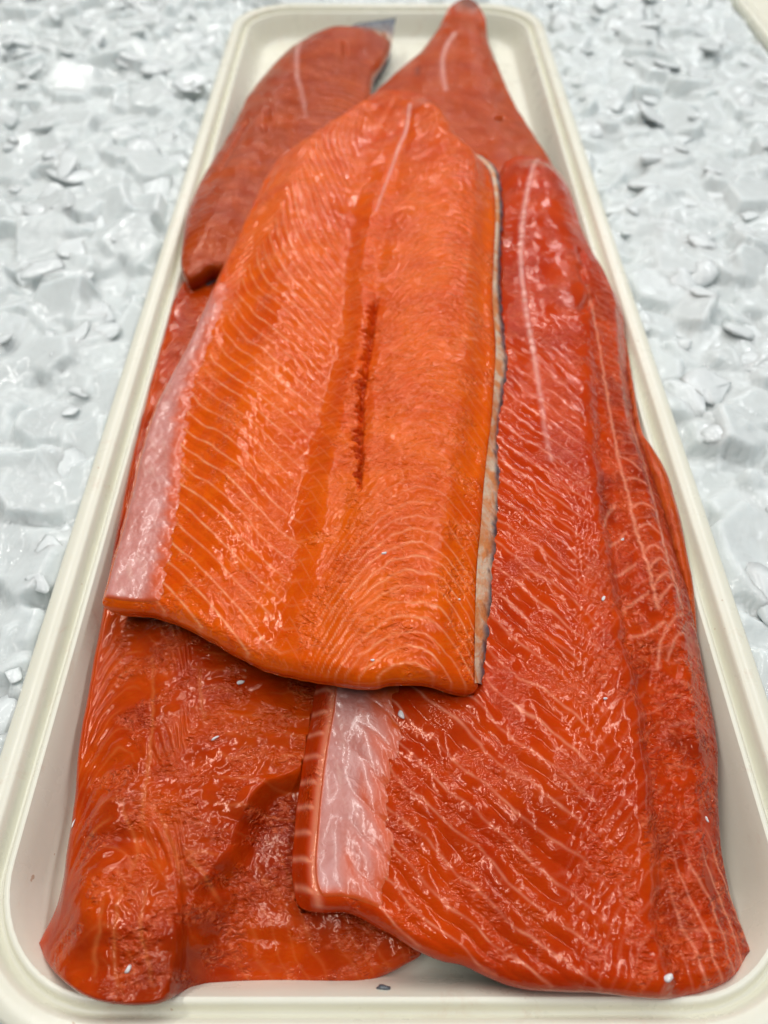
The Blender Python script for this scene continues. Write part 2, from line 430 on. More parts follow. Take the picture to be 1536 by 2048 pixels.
    mesh_np('skin', np.vstack([Gf, lo]) * MM - c0, np.vstack([qs, qb, ql]), skin_mat or M_SKIN, root, {'edge': np.ones(2 * nG)})
    if mem is not None:
        mv = mem(U, Vv, X, Y, E)                       # 0..1 where the film lies
        rows = np.where((mv > 0.01).any(1))[0]; cols = np.where((mv > 0.01).any(0))[0]
        r0, r1 = rows[0], rows[-1] + 1; k0, k1 = cols[0], cols[-1] + 1
        Q = P[r0:r1, k0:k1].copy(); mm = mv[r0:r1, k0:k1]
        Q[:, :, 2] += -0.5 + 0.95 * sm(0.0, 0.55, mm)
        ii = np.arange(Q.shape[0] * Q.shape[1]).reshape(Q.shape[:2])
        keep = (mm[:-1, :-1] > 0.004) | (mm[1:, 1:] > 0.004) | (mm[1:, :-1] > 0.004) | (mm[:-1, 1:] > 0.004)
        qq = np.stack([ii[:-1, :-1], ii[1:, :-1], ii[1:, 1:], ii[:-1, 1:]], -1)[keep]
        stri = fbm((X + 0.35 * Y) / 2.6, (Y - 0.35 * X) / 16, 61, 3)[r0:r1, k0:k1]
        mesh_np('belly_membrane', Q.reshape(-1, 3) * MM - c0, qq, M_MEM, root,
                {'mem': 0.9 * sm(0.28, 1.0, mm) ** 1.3, 'fat': np.clip(sm(0.1, 0.7, stri), 0, 1) * 0.6})
    RAS.add(X, Y, Z - 9.0, Z)
    return root, P, E, c0

def seams(phi, spacing, width, seed=0, jitter=0.0):
    """thin pale lines where phi (mm) crosses multiples of the spacing; width in mm"""
    k = phi / spacing
    i = np.floor(k); d = np.abs(k - i - 0.5) * spacing
    amp = 0.7 + 0.3 * hash1(i, seed)
    return np.exp(-(d / width) ** 2) * amp, i, (k - i)

def bump(X, Y, p, rx, ry, rot=0):
    c, s = math.cos(rot), math.sin(rot); dx = X - p[0]; dy = Y - p[1]
    a = (dx * c + dy * s) / rx; b = (-dx * s + dy * c) / ry
    return np.exp(-(a * a + b * b))
# ---- top fillet -----------------------------------------------------------
T_left = [(-10.5,511.5,47),(-19.5,490.6,47),(-34.1,470.4,46),(-49.7,454.3,45),(-61,440.1,44),(-67.2,419.2,43),(-70.9,392.5,43),(-75.6,364.7,42),(-80,339.2,41),(-83.9,315.6,40),(-86.6,293.2,40),(-89.8,275.7,39),(-93.7,258.9,38),(-96.7,239.9,38),(-98.1,218.3,37),(-97.8,196.7,37),(-97.5,176.9,37),(-97.7,160.9,37),(-97.9,142.6,37)]
T_right = [(34.4,500.2,47),(40.3,468.9,47),(49.4,443.2,46),(58.7,425.8,46),(60.4,403.8,46),(58.7,373.3,46),(53.8,330.9,47),(50.2,297.4,48),(49,268.7,48),(46.8,249,48),(43.2,222,48),(39.8,202.9,48),(37,185.2,48),(34.4,166.5,48),(32.2,152.1,47),(30.4,136,47),(29,119.8,46),(28.2,107.4,45)]
T_tail = [(-1.9,520.2,47),(10.3,521.7,47),(24.6,515.8,47)]
T_front = [(-89.4,141,37),(-80.5,139.8,37),(-72.2,136.2,37),(-62.8,130.8,37),(-53.5,124.9,38),(-43.6,119.6,39),(-33.3,115,41),(-21.7,110.5,43),(-12.1,107.6,44),(-4,106.3,44),(3.4,107.3,45),(14.2,107.3,46),(21.9,106.6,46)]
T_gash = [[(-3.2,297.5,52),(-4.6,274,52),(-6.1,257.1,52),(-7.8,241.3,52),(-8.8,226.4,52),(-8.6,215.1,52),(-8.8,204.4,52),(-8.6,192.8,52),(-8.8,177,52)]]
T_seam = [(16.1,493.1,48),(13,459.3,50),(7.7,435.1,50),(1.1,397.9,52),(-4.1,367.8,52)]
def shape_T(U, V, X, Y, E):
    wv = fbm(X / 22, Y / 22, 3, 3)
    # across: raised belly band, valley along the lateral line, thick loin
    vv = 0.40 + 0.11 * sm(0.30, 0.65, U); vg = 0.565 + 0.07 * sm(0.40, 0.75, U)
    prof = (6.0 * np.exp(-((V - vv + 0.20) / 0.13) ** 2) - 2.2 * np.exp(-((V - vv) / 0.055) ** 2) + 2.6 * np.exp(-((V - vg + 0.045) / 0.045) ** 2) * sm(0.2, 0.4, U) * sm(0.95, 0.75, U)
            - 1.0 * np.exp(-((V - vg) / 0.03) ** 2) + 9.5 * np.exp(-((V - 0.79) / 0.19) ** 2) + 3.0 * np.exp(-((V - 0.5) / 0.3) ** 2))
    env = sm(0, 0.10, U) * (0.72 + 0.28 * sm(1.0, 0.72, U)) * sm(0, 0.07, V) * sm(1.0, 0.90, V)
    dz = prof * env
    dz += 2.5 * np.exp(-((U - 0.30) / 0.2) ** 2) * np.exp(-((V - 0.15) / 0.12) ** 2)
    dz += 1.1 * wv + 0.35 * fbm(X / 6, Y / 9, 5, 3)
    # muscle seams: W-shaped lines, slanting forwards from the belly, arched on the loin
    Vw = V + 0.005 * fbm(X / 20, Y / 20, 9, 2)
    slant = 122 - 66 * sm(0.25, 0.85, U)
    apex = 0.19 - 0.10 * sm(0.30, 0.62, U)
    h = np.where(Vw < apex, (apex - Vw) * 2.4, 0) + np.where(Vw >= apex, (np.maximum(np.minimum(Vw, vv + 0.02) - apex, 0) / 0.42) ** 0.92 * (Vw >= apex), 0)
    h = np.nan_to_num(h)
    dors = np.clip(Vw - 0.52, 0, 1)
    h2 = 62 * (np.clip(1 - ((Vw - 0.84) / 0.30) ** 2, 0, 1))
    phi_b = Y + slant * h + 2.2 * fbm(X / 26, Y / 26, 12, 2)
    fb, ib, frb = seams(phi_b, 8.6, 0.48, 1)
    zone_b = sm(0.02, 0.06, V) * sm(vv + 0.10, vv - 0.12, V) * sm(0.10, 0.22, U)
    zone_b *= 1 - 0.9 * sm(0.09 + 0.06 * U, 0.03 + 0.06 * U, V) * sm(0.50, 0.60, U)
    zone_b *= 0.75 + 0.25 * sm(-0.3, 0.3, fbm(X / 25, Y / 25, 15, 2))
    phi_d = Y - h2 + 2.2 * fbm(X / 10, Y / 14, 18, 3)
    fd, idd, frd = seams(phi_d, 5.6, 0.42, 4)
    zone_d = sm(0.54, 0.68, V) * (0.12 + 0.10 * sm(0.3, 0.5, U) + 0.55 * sm(0.80, 0.93, U)) * (0.5 + 0.5 * sm(-0.2, 0.4, fbm(X / 12, Y / 12, 22, 2)))
    fm, _, _ = seams(Y + 14 * np.abs(V - 0.54) / 0.06 + 2 * wv, 7.5, 0.4, 6)
    zone_m = sm(0.46, 0.50, V) * sm(0.60, 0.57, V) * 0.18 * sm(0.4, 0.7, U)
    fat = np.maximum(np.maximum(fb * zone_b * (0.6 + 0.4 * sm(-0.2, 0.25, fbm(X / 6, Y / 6, 16, 2))), fd * zone_d), fm * zone_m)
    # blocks between the seams stand proud
    dz += zone_b * (0.75 * np.sin(np.pi * frb) ** 0.6 - 0.5) * 0.55
    dz += zone_d * 0.4 * (np.sin(np.pi * frd) - 0.5)
    dz += 0.55 * sm(0.56, 0.72, V) * sm(1.0, 0.84, V) * sm(0.15, 0.3, U) * fbm(phi_d / 2.4, X / 7, 47, 3)
    deep = 0.2 * np.exp(-((V - vv) / 0.05) ** 2) * sm(0.2, 0.4, U)
    deep = np.maximum(deep, 0.55 * sm(0.34, 0.02, U) * (0.7 + 0.6 * wv))
    # torn cross fibres either side of the gash
    fib = fbm(X / 9, (Y + 0.25 * X) / 2.6, 44, 3) * np.exp(-((V - vg + 0.02) / 0.075) ** 2) * sm(0.2, 0.35, U) * sm(0.9, 0.75, U)
    dz += 1.2 * fib
    # pin-bone gash
    for g in T_gash:
        gc = curve(g, 60)[::-1]; inn = (Y > gc[0, 1] - 1) & (Y < gc[-1, 1] + 1)
        gs = X - np.interp(Y, gc[:, 1], gc[:, 0]) + 0.8 * perlin(Y / 8, Y * 0, 5)
        gt = np.clip((Y - gc[0, 1]) / (gc[-1, 1] - gc[0, 1]), 0, 1)
        ragg = np.abs(perlin(Y / 4.6, Y * 0 + 3.3, 6)) * 1.9 + 0.25 * perlin(X / 1.2, Y / 1.2, 7)
        wl_ = (0.7 + 4.0 * ragg) * np.sin(np.pi * np.clip(gt, 0.02, 0.98)) ** 0.4
        wr_ = 0.5 + 0.7 * np.abs(perlin(Y / 1.9, Y * 0 + 8.1, 8))
        wl_ = wl_ * (1 - 0.6 * np.exp(-((gt - 0.42) / 0.05) ** 2)) * (0.75 + 0.5 * gt)
        cut = sm(-wl_ - 0.7, -wl_ + 0.4, gs) * sm(wr_ + 0.5, wr_ - 0.3, gs) * (0.45 + 0.55 * sm(0.05, 0.5, ragg)) * inn * sm(0, 0.06, gt) * sm(1, 0.94, gt)
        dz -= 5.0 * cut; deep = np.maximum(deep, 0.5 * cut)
        dz += 0.9 * np.exp(-((gs - 4) / 2.5) ** 2) * np.sin(np.pi * gt) * inn
    sd, stt = dist_line(X, Y, T_seam, 10)
    line = np.exp(-(sd / (1.0 - 0.4 * stt)) ** 2) * (1 - 0.5 * stt)
    dz += 0.5 * line; memb = 0.8 * line
    # scraped pale patch by the back edge
    patch = np.exp(-(((X - 39) / 7) ** 2)) * sm(0.36, 0.46, U) * sm(0.68, 0.62, U)
    fp, _, frp = seams(Y - 0.3 * X + wv * 5 + 2.5 * fbm(X / 7, Y / 7, 30, 2), 5.4, 0.55, 8)
    fat = np.maximum(fat, patch * fp * 0.7 * sm(-0.15, 0.35, fbm(X / 6, Y / 9, 29, 3)))
    wet = (0.10 + 0.85 * sm(-0.08, 0.22, fbm(X / 13, Y / 16, 27, 4))) * (1 - 0.4 * zone_b) * (1 - 0.7 * fat)
    wet *= 1 - 0.6 * np.exp(-((V - vv) / 0.05) ** 2)
    wet = np.maximum(wet, 0.75 * sm(-0.35, 0.0, fbm(X / 10, Y / 12, 28, 3)) * sm(0.62, 0.72, V) * sm(1.0, 0.84, V) * sm(0.3, 0.5, U) * sm(0.95, 0.8, U))
    dz += 0.28 * wet * fbm(X / 1.9, Y / 1.5, 51, 3)
    return dz, dict(fat=fat, deep=deep, wet=wet, mem=memb)
def mem_T(U, V, X, Y, E):
    edge = 0.060 + 0.085 * sm(0.60, 0.97, U) + 0.022 * fbm(X / 7, Y / 5, 71, 3)
    return sm(edge + 0.055, edge - 0.06, V) * sm(0.50, 0.60, U) * sm(0.0, 0.012, V) * sm(1.0, 0.992, U) 
topf, PT, ET, cT = fillet('salmon_fillet', 'orange salmon fillet lying on top of the pile with a torn centre gash',
    T_left, T_right, T_tail, T_front, 860, 300, shape_T, M_T, th=(5, 7, 3, 6.5), lean=(-0.5, 1.0, -1, 0.8), mem=mem_T, skin_out=(-1.2, 0.3, -0.5, -1.6))

# silvery skin and pale fat showing along the back edge of the top fillet
def edge_strip(root, c0, inner, outer, drop, seed, dark=0.0):
    n = 260; m = 9
    A = curve(inner, n); Bq = curve(outer, n)
    t = np.linspace(0, 1, m)[None, :, None]
    Pp = A[:, None] * (1 - t) + Bq[:, None] * t
    tt = np.broadcast_to(t[:, :, 0], (n, m))
    Pp[:, :, 2] += 0.9 * np.sin(np.pi * np.clip(tt, 0, 1)) - 0.9
    rg = fbm(Pp[:, :, 0] / 3, Pp[:, :, 1] / 5, seed, 3)
    Pp[:, :, 0] += 1.8 * rg * tt; Pp[:, :, 2] += 0.5 * rg
    low = Pp[:, -1].copy(); low[:, 2] -= drop; low[:, 0] -= 1.5
    Pp = np.concatenate([Pp, low[:, None]], 1); m2 = m + 1
    ii = np.arange(n * m2).reshape(n, m2)
    q = np.stack([ii[:-1, :-1], ii[1:, :-1], ii[1:, 1:], ii[:-1, 1:]], -1).reshape(-1, 4)
    e = np.concatenate([np.maximum(dark * sm(-0.1, 0.4, tt), sm(0.42, 0.72, tt + 0.45 * rg)), np.ones((n, 1))], 1)
    mesh_np('skin_edge', Pp.reshape(-1, 3) * MM - c0, q, M_SKIN, root, {'edge': e})
T_out = [(50.5,448.5,44),(62.6,433.9,43),(65.1,414.8,43),(63.3,380.2,42),(58.3,338.5,42),(55.7,305.7,42),(55.3,277.4,41),(55.8,258.9,40),(49.6,233.2,40),(46.5,213.2,40),(47.6,200.7,39),(45.8,183,39),(42.6,166.6,39),(40.7,149.9,38),(37.5,133.7,38),(34.5,121,37),(32,110.3,37)]
edge_strip(topf, cT, T_right[2:], T_out, 3.0, 91)

# ---- right fillet ---------------------------------------------------------
R_left = [(73.3,457.2,33),(51.4,370.8,33),(30.4,279,34),(10.3,202.4,34),(-8.5,145.4,32),(-21.4,120.5,31),(-23.7,105.4,29),(-25.3,94.1,28),(-26.4,82.2,26),(-27,70.6,25),(-27.1,60.3,24),(-25.2,51.5,23)]
R_right = [(102.4,457.5,31),(108.8,432.7,31),(111.2,406,30),(111.5,380.5,30),(113.7,360.5,30),(118.1,342.5,30),(119.7,321.4,30),(117,297.8,30),(113.1,271.5,30),(109.8,241,31),(110.2,218.9,31),(110.9,194.6,31),(111.1,177.2,31),(111.3,153,30),(110.8,135,29),(110.4,120.7,27),(110.3,107.2,25),(108.6,94.1,24),(105,78.6,23),(102.9,67.1,22),(102.4,56.2,21),(103.4,48.2,20),(105,39,19)]
R_tail = [(82.6,465.2,33),(94.1,464.7,32)]
R_front = [(-22.2,49.7,23),(-16.8,48.9,23),(-10.9,48.9,22),(-4,46.3,22),(3.1,42.9,21),(9.4,39.3,20),(15.6,36.9,20),(21.8,35.8,19),(27.2,33.4,19),(33.2,31,19),(39.7,29.6,20),(47.6,29,21),(58.1,28.6,22),(66.3,27.9,22),(74.3,27.4,22),(82.6,28.5,21),(91.4,30.8,20),(98.4,33.9,19)]
R_seam = [(93,458.3,34),(85.1,427.9,36),(77.8,397.2,38),(71.9,364.2,40),(67.9,331.5,41),(66.4,298,42),(65.7,269.3,42),(65.3,246.4,42),(64.9,228.2,42),(64.2,216.8,42),(64.5,200.6,42)]
R_step = [(96.6,291.9,41),(88.2,237.1,42),(82.5,192.9,42),(80.5,168.9,42),(79.7,147.9,41),(79.6,124.9,40),(80.5,104.3,39),(80.2,85.9,37),(78.5,69,35),(76.5,53.7,32),(75.3,43,29)]
R_vein1 = [(99.6,327.5,38),(98,281.2,38),(95.8,246.5,39),(93.9,216.9,39),(93.7,195.5,39),(93.7,171.2,39),(94.8,156.2,38),(94.7,140.2,37)]
R_vein2 = [(106,243.5,36),(105.8,214.2,36),(105.2,192.9,36),(104.6,173.4,36),(104.2,158.3,35),(105.9,144.1,34)]
R_holes = [[(100.9,351.3,38),(100.8,338.1,38)], [(97.6,333.8,38),(97.9,323.3,38)], [(99.3,311.2,38),(92.5,298.8,38)]]
R_veins = [[(94.2,210,39),(98.5,208.2,38),(102.4,203.8,37)], [(93.6,196.8,39),(99.1,198.9,38),(103.3,196.8,36)], [(93.1,183,39),(99.4,186.3,38),(103.7,184.2,36)],
           [(92.9,172.3,39),(98.8,176.6,38),(103.6,173,36)], [(94.4,162.8,38),(99.2,166.9,37),(103.5,164.3,36)], [(94.8,156.2,38),(100.2,161.3,37),(104.2,158.3,35)],
           [(95,148.8,38),(101.4,155.5,36),(104.5,154.4,35)], [(95.2,142.2,37),(102,150.1,36),(105.7,149.7,35)], [(87.5,183,39),(83,177.4,40),(79.8,169.6,41)],
           [(89.5,171.2,39),(84.6,165.8,40),(80.7,162.9,41)], [(90.4,157.7,39),(84.7,152.7,40),(80.5,149.9,41)], [(92.5,145.7,38),(87.2,142,39),(81.7,137.4,40)],
           [(95.9,134.9,36),(89.1,129.8,38),(82,127.4,39)], [(105.2,141.1,34),(98.8,135.5,35),(93.3,127.2,36),(90,117.9,36)], [(102.6,132.1,34),(98.9,129.2,34),(94,120.8,34)]]
def shape_R(U, V, X, Y, E):
    wv = fbm(X / 24, Y / 24, 103, 3)
    env = sm(0, 0.10, U) * sm(0, 0.06, V) * sm(1.0, 0.90, V) * (0.45 + 0.55 * sm(1.0, 0.86, U))
    prof = 7.0 * np.exp(-((V - 0.35) / 0.30) ** 2) + 9.0 * np.exp(-((V - 0.66) / 0.26) ** 2)
    dz = prof * env + 1.0 * wv
    # cut belly flank on the left, dipping steeply
    flank = sm(0.042, 0.0, V) * sm(0.55, 0.7, U)
    dz -= 5.0 * flank
    # slope of the back down to the right edge
    dz -= 3.5 * sm(0.90, 1.0, V)
    sd, st = dist_line(X, Y, R_step, 60)
    c = curve(R_step, 80); xs = np.interp(Y, c[::-1, 1], c[::-1, 0])
    xs = xs + 2.2 * fbm(X / 30, Y / 9, 106, 3)
    right = sm(-2.2, 2.4, X - xs) * sm(0.22, 0.42, U)
    dz -= (0.8 + 1.6 * sm(0.45, 0.7, U)) * right * sm(24, 2, X - xs)
    dz += 0.9 * np.exp(-((X - xs + 4) / 4) ** 2) * sm(0.3, 0.5, U)
    # seams running forwards from the belly film
    Vw = V + 0.008 * fbm(X / 16, Y / 16, 109, 2)
    slant = 84
    h = (np.clip(Vw, 0, 0.74) / 0.74) ** 0.95
    phi = Y + slant * h + 3.2 * fbm(X / 20, Y / 20, 112, 3)
    fb, ib, fr = seams(phi, 9.6, 0.46, 11)
    zone = sm(0.10, 0.18, V) * sm(0.72, 0.60, V) * sm(0.36, 0.56, U)
    brk = 0.6 + 0.4 * sm(-0.25, 0.25, fbm(X / 13, Y / 13, 115, 3))
    fat = fb * zone * brk * (0.55 + 0.45 * sm(-0.2, 0.25, fbm(X / 6, Y / 6, 116, 2)))
    dz += zone * (0.9 * np.sin(np.pi * fr) ** 0.6 - 0.55) * 0.55
    # nested arcs on the loin
    phi2 = Y - 40 * np.clip(1 - ((V - 0.9) / 0.30) ** 2, 0, 1) + 3 * fbm(X / 12, Y / 12, 118, 3)
    f2, _, fr2 = seams(phi2, 6.5, 0.42, 14)
    zone2 = right * 0.35 * sm(-0.2, 0.3, fbm(X / 10, Y / 10, 121, 2)) + 0.25 * sm(0.55, 0.62, V) * (1 - right) * sm(0.5, 0.7, U)
    fat = np.maximum(fat, f2 * zone2); dz += zone2 * 0.5 * (np.sin(np.pi * fr2) - 0.5)
    # vertical seams in the front right corner
    f3, _, fr3 = seams(X + 0.28 * Y + 2.2 * fbm(X / 12, Y / 12, 125, 2), 5.2, 0.45, 17)
    z3 = sm(0.90, 0.95, U) * sm(0.80, 0.86, V)
    fat = np.maximum(fat, f3 * z3 * 0.75)
    # segments on the cut flank
    f4, _, _ = seams(Y + 0.5 * X + 1.5 * wv, 7.6, 0.8, 19)
    fat = np.maximum(fat, f4 * sm(0.058, 0.04, V) * sm(0.5, 0.65, U)) * 1.0
    rim_w = np.exp(-((V - 0.052) / 0.009) ** 2) * sm(0.55, 0.7, U); fat = np.maximum(fat, 0.7 * rim_w)
    # white lateral seam, beaded
    d, t = dist_line(X, Y, R_seam, 9)
    bead = 0.68 + 0.32 * np.sin(Y * 0.95 + 5 * fbm(Y / 9, Y * 0, 107, 2)) * sm(-0.3, 0.3, fbm(Y / 25, Y * 0 + 4, 108, 2))
    line = np.exp(-(d / (1.35 - 0.4 * t)) ** 2) * bead * (1 - 0.55 * sm(0.7, 1, t)); memb = 0.9 * line; dz += 0.35 * line
    for p, w in ((R_vein1, 0.75), (R_vein2, 0.75)):
        d, t = dist_line(X + 0.9 * fbm(X / 4, Y / 4, 130, 2), Y, p, 7)
        fat = np.maximum(fat, 0.75 * np.exp(-(d / w) ** 2) * sm(0, 0.15, t))
    for p in R_veins:
        d, t = dist_line(X + 0.8 * fbm(X / 4, Y / 4, 133, 2), Y, p, 6); fat = np.maximum(fat, 0.6 * np.exp(-(d / 0.55) ** 2))
    for p in R_holes:
        d, t = dist_line(X, Y, p, 9); cut = np.exp(-(d / 1.9) ** 2); dz -= 2.4 * cut
    # cross ribs up by the tail
    f5, _, _ = seams(Y + 26 * np.abs(V - 0.78) + wv * 2, 5.2, 0.5, 22)
    fat = np.maximum(fat, 0.30 * f5 * sm(0.12, 0.2, U) * sm(0.62, 0.45, U) * sm(0.74, 0.80, V) * sm(0.99, 0.93, V))
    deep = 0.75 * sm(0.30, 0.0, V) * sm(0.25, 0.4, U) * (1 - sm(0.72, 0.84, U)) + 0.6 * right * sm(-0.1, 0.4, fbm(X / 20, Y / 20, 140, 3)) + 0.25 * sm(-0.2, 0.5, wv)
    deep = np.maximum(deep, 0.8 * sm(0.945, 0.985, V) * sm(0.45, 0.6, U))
    wet = (0.06 + 0.9 * sm(-0.02, 0.22, fbm(X / 11, Y / 14, 145, 4))) * (1 - 0.6 * zone) * (1 - 0.8 * fat); wet = np.maximum(wet, 0.85 * right * sm(-0.2, 0.1, fbm(X / 9, Y / 9, 147, 3)))
    dz += 0.26 * wet * fbm(X / 2.0, Y / 1.7, 151, 3)
    dz += right * 0.7 * fbm(X / 5, Y / 5, 155, 3)
    return dz, dict(fat=fat, deep=deep * (1 - flank), wet=wet * (1 - 0.7 * flank), mem=memb)
def mem_R(U, V, X, Y, E):
    e = 0.185 + 0.07 * fbm((X + 0.55 * Y) / 9, (Y - 0.9 * X) / 26, 161, 3)
    return sm(e + 0.09, e - 0.10, V) * sm(0.050, 0.068, V) * sm(0.62, 0.70, U) * sm(1.0, 0.985, U)
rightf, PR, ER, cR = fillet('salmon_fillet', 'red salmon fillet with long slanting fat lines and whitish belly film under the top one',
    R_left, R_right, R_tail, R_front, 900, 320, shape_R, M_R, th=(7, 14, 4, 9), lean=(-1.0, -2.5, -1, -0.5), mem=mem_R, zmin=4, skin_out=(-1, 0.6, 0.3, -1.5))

# ---- back left fillet -----------------------------------------------------
L_left = [(-31,698.8,19),(-47.5,686.4,19),(-62.8,673.6,20),(-76.2,652.2,20),(-85,622.8,21),(-92.1,596.7,21),(-97.5,568.1,22),(-99.9,538.9,23),(-102.7,508.1,24),(-106.5,479.4,25),(-110.2,452.6,26),(-112.3,427.6,27),(-112.7,404.1,28),(-110.1,377.2,29),(-107.9,359.1,30),(-105,347.8,30)]
L_right = [(5.7,699.5,18),(4.4,671.1,18),(-0.8,644.4,19),(-7.5,619.1,20),(-9.5,595,21),(-11.6,564.1,22),(-21.8,487.9,24),(-42.5,411.2,27),(-59.9,353.8,29)]
L_tail = [(-21.8,707.2,19),(-7.4,712.6,19)]
L_front = [(-101.1,342.5,30),(-95.3,346.3,31),(-88.9,352.6,31),(-75.1,350.8,31)]
L_seam = [(-64.6,658.6,24),(-65.1,633.2,25),(-63.7,603.9,26),(-60.6,576.2,27),(-55.9,550.1,28),(-51.4,518.3,29)]
L_holes = [[(-77.6,526.9,29),(-75.2,511.3,29)], [(-77.9,503,29),(-75.8,494.1,29)], [(-89.6,513.4,28),(-93.7,479.8,28),(-97.5,448.8,28)], [(-30.2,652.7,23),(-28.7,629.3,23)]]
def shape_L(U, V, X, Y, E):
    wv = fbm(X / 24, Y / 24, 303, 3)
    dz = 9 * np.sin(np.pi * V ** 0.8) * sm(0, 0.12, U) * sm(1.0, 0.9, U) + 1.0 * wv
    fat = np.zeros(X.shape); deep = 0.35 * sm(-0.3, 0.3, wv)
    d, t = dist_line(X, Y, L_seam, 12); l = np.exp(-(d / 1.7) ** 2) * (0.75 + 0.25 * np.sin(Y * 0.9)) * (1 - 0.6 * t); memb = 0.8 * l; dz += 0.5 * l
    for p in L_holes:
        d, t = dist_line(X, Y, p, 12); cut = np.exp(-(d / 1.8) ** 2); dz -= 1.6 * cut
    f, _, fr = seams(Y + 30 * np.abs(V - 0.8) + 2 * wv, 8.0, 1.1, 31)
    z = sm(0.60, 0.72, V) * sm(0.1, 0.3, U) * 0.4; fat = np.maximum(fat, f * z); dz += z * 1.2 * (np.sin(np.pi * fr) - 0.5)
    f2, _, fr2 = seams(Y - 0.25 * X + 5 * wv, 6.0, 0.8, 33); z2 = sm(0.5, 0.2, V) * sm(0.35, 0.5, U) * 0.3; fat = np.maximum(fat, f2 * z2); dz += 0.6 * z2 * (np.sin(np.pi * fr2) - 0.5)
    deep = np.maximum(deep, sm(0.05, 0.0, U)); fat = fat * sm(1, 6, E)
    return dz, dict(fat=fat, deep=deep, mem=memb, wet=0.25 + 0.5 * sm(-0.1, 0.4, fbm(X / 15, Y / 20, 309, 3)))
leftf, PL, EL, cL = fillet('salmon_fillet', 'dull red salmon fillet with dark tail flap near the back left corner of the tray',
    L_left, L_right, L_tail, L_front, 420, 190, shape_L, M_L, th=(12, 8, 3, 10), lean=(-1.5, -1, 0, -2.0), zmin=4, skin_out=1.2)

L_flap = [(-29.8,692.8,24),(-21.4,698.3,25),(-10.5,699.6,26),(-1.2,699.8,27),(9.7,704,27)]
edge_strip(leftf, cL, [(-32.3,689.7,20),(-22.6,689,21),(-11.3,691,21),(-1.2,684.9,21),(6.3,671.6,20)], L_flap, 2.0, 95, dark=0.9)
# ---- front left fillet ----------------------------------------------------
F_left = [(-99.6,398.4,19),(-106.5,362.7,20),(-109.6,334.6,21),(-109.7,310.1,21),(-109.7,283.7,21),(-109.1,251.4,21),(-108.4,219.5,21),(-106.4,178.2,20),(-103.7,144.3,20),(-102.9,130.1,20),(-101.8,116.7,20),(-101.2,105.9,20),(-100.5,96,19),(-98.6,83.4,18),(-97.4,74.1,18),(-96.4,65.3,18),(-95.6,57.1,17),(-96.1,50.3,16),(-98.7,44,15),(-99.5,41.2,15)]
F_right = [(-37.1,401.3,14),(-33.5,329.8,12),(-26.4,236.7,12),(-19.3,169.4,12),(-11.9,116.8,12),(-4.5,82.2,12),(3.4,58.5,11),(10.7,39.7,10)]
F_tail = [(-77,401,19),(-54.2,401.6,17)]
F_front = [(-96.3,37.5,16),(-90.6,33.4,19),(-83.3,29.3,22),(-76.4,26.5,24),(-69.5,25.3,25),(-62.9,25.1,25),(-58,26.1,24),(-56.3,28.1,20),(-54.4,30,12),(-45.3,30.6,8),(-34.1,30.8,7),(-21.2,30.7,7),(-9.7,30.7,7),(-5.7,31.6,7),(-1.7,34.2,8),(3.9,36.3,9)]
F_lump = [(-71.8,43.5,26)][0]; F_fold = [(-90.2,65.1,24),(-82,66.6,28),(-74.1,66.6,29),(-67.7,63.5,30),(-62.4,58.1,30)]
F_tab = [(-40.3,80.3,18)][0]
F_ledge = [(2.2,143.4,18),(-8.9,105,18),(-22.3,89.8,18),(-34.7,80.9,18),(-40.6,72.6,18),(-43.3,62.5,18),(-46.4,51.5,18),(-49.8,39.9,18),(-52.7,30.8,18),(-53,28.5,18)]
F_lines = [[(-81.5,131.6,28),(-76.9,109.4,28),(-74.3,92.5,28),(-73.6,80,28),(-72.3,71.1,28),(-68,62.7,28),(-62.2,54.6,28)], [(-80.5,77.6,26),(-75.9,70,27),(-72.4,62.7,28),(-71.9,54.6,28)],
           [(-82.2,72.3,24),(-86.8,69.4,24),(-89.5,65.1,24)], [(-70.1,76.3,30),(-64.1,67.7,30),(-59.8,59.4,30),(-55.6,52.8,30)], [(-78.1,49.8,26),(-77.4,42.1,27),(-78.3,37.3,27),(-77.3,30.4,26)],
           [(-66.5,54.6,28),(-66.3,44.2,29),(-64.5,37.1,28),(-60.6,28.1,26)], [(-73.6,54.6,28),(-73.2,43.2,28),(-72.4,34.9,27),(-69.6,27,26)], [(-50.9,130.1,20),(-43.8,127.2,18),(-36.6,125.3,18)],
           [(-63.4,124.1,24),(-60.9,110.7,25),(-58.3,102,25)], [(-59,63.5,30),(-52.2,56.8,30),(-47.5,50.7,28)]]
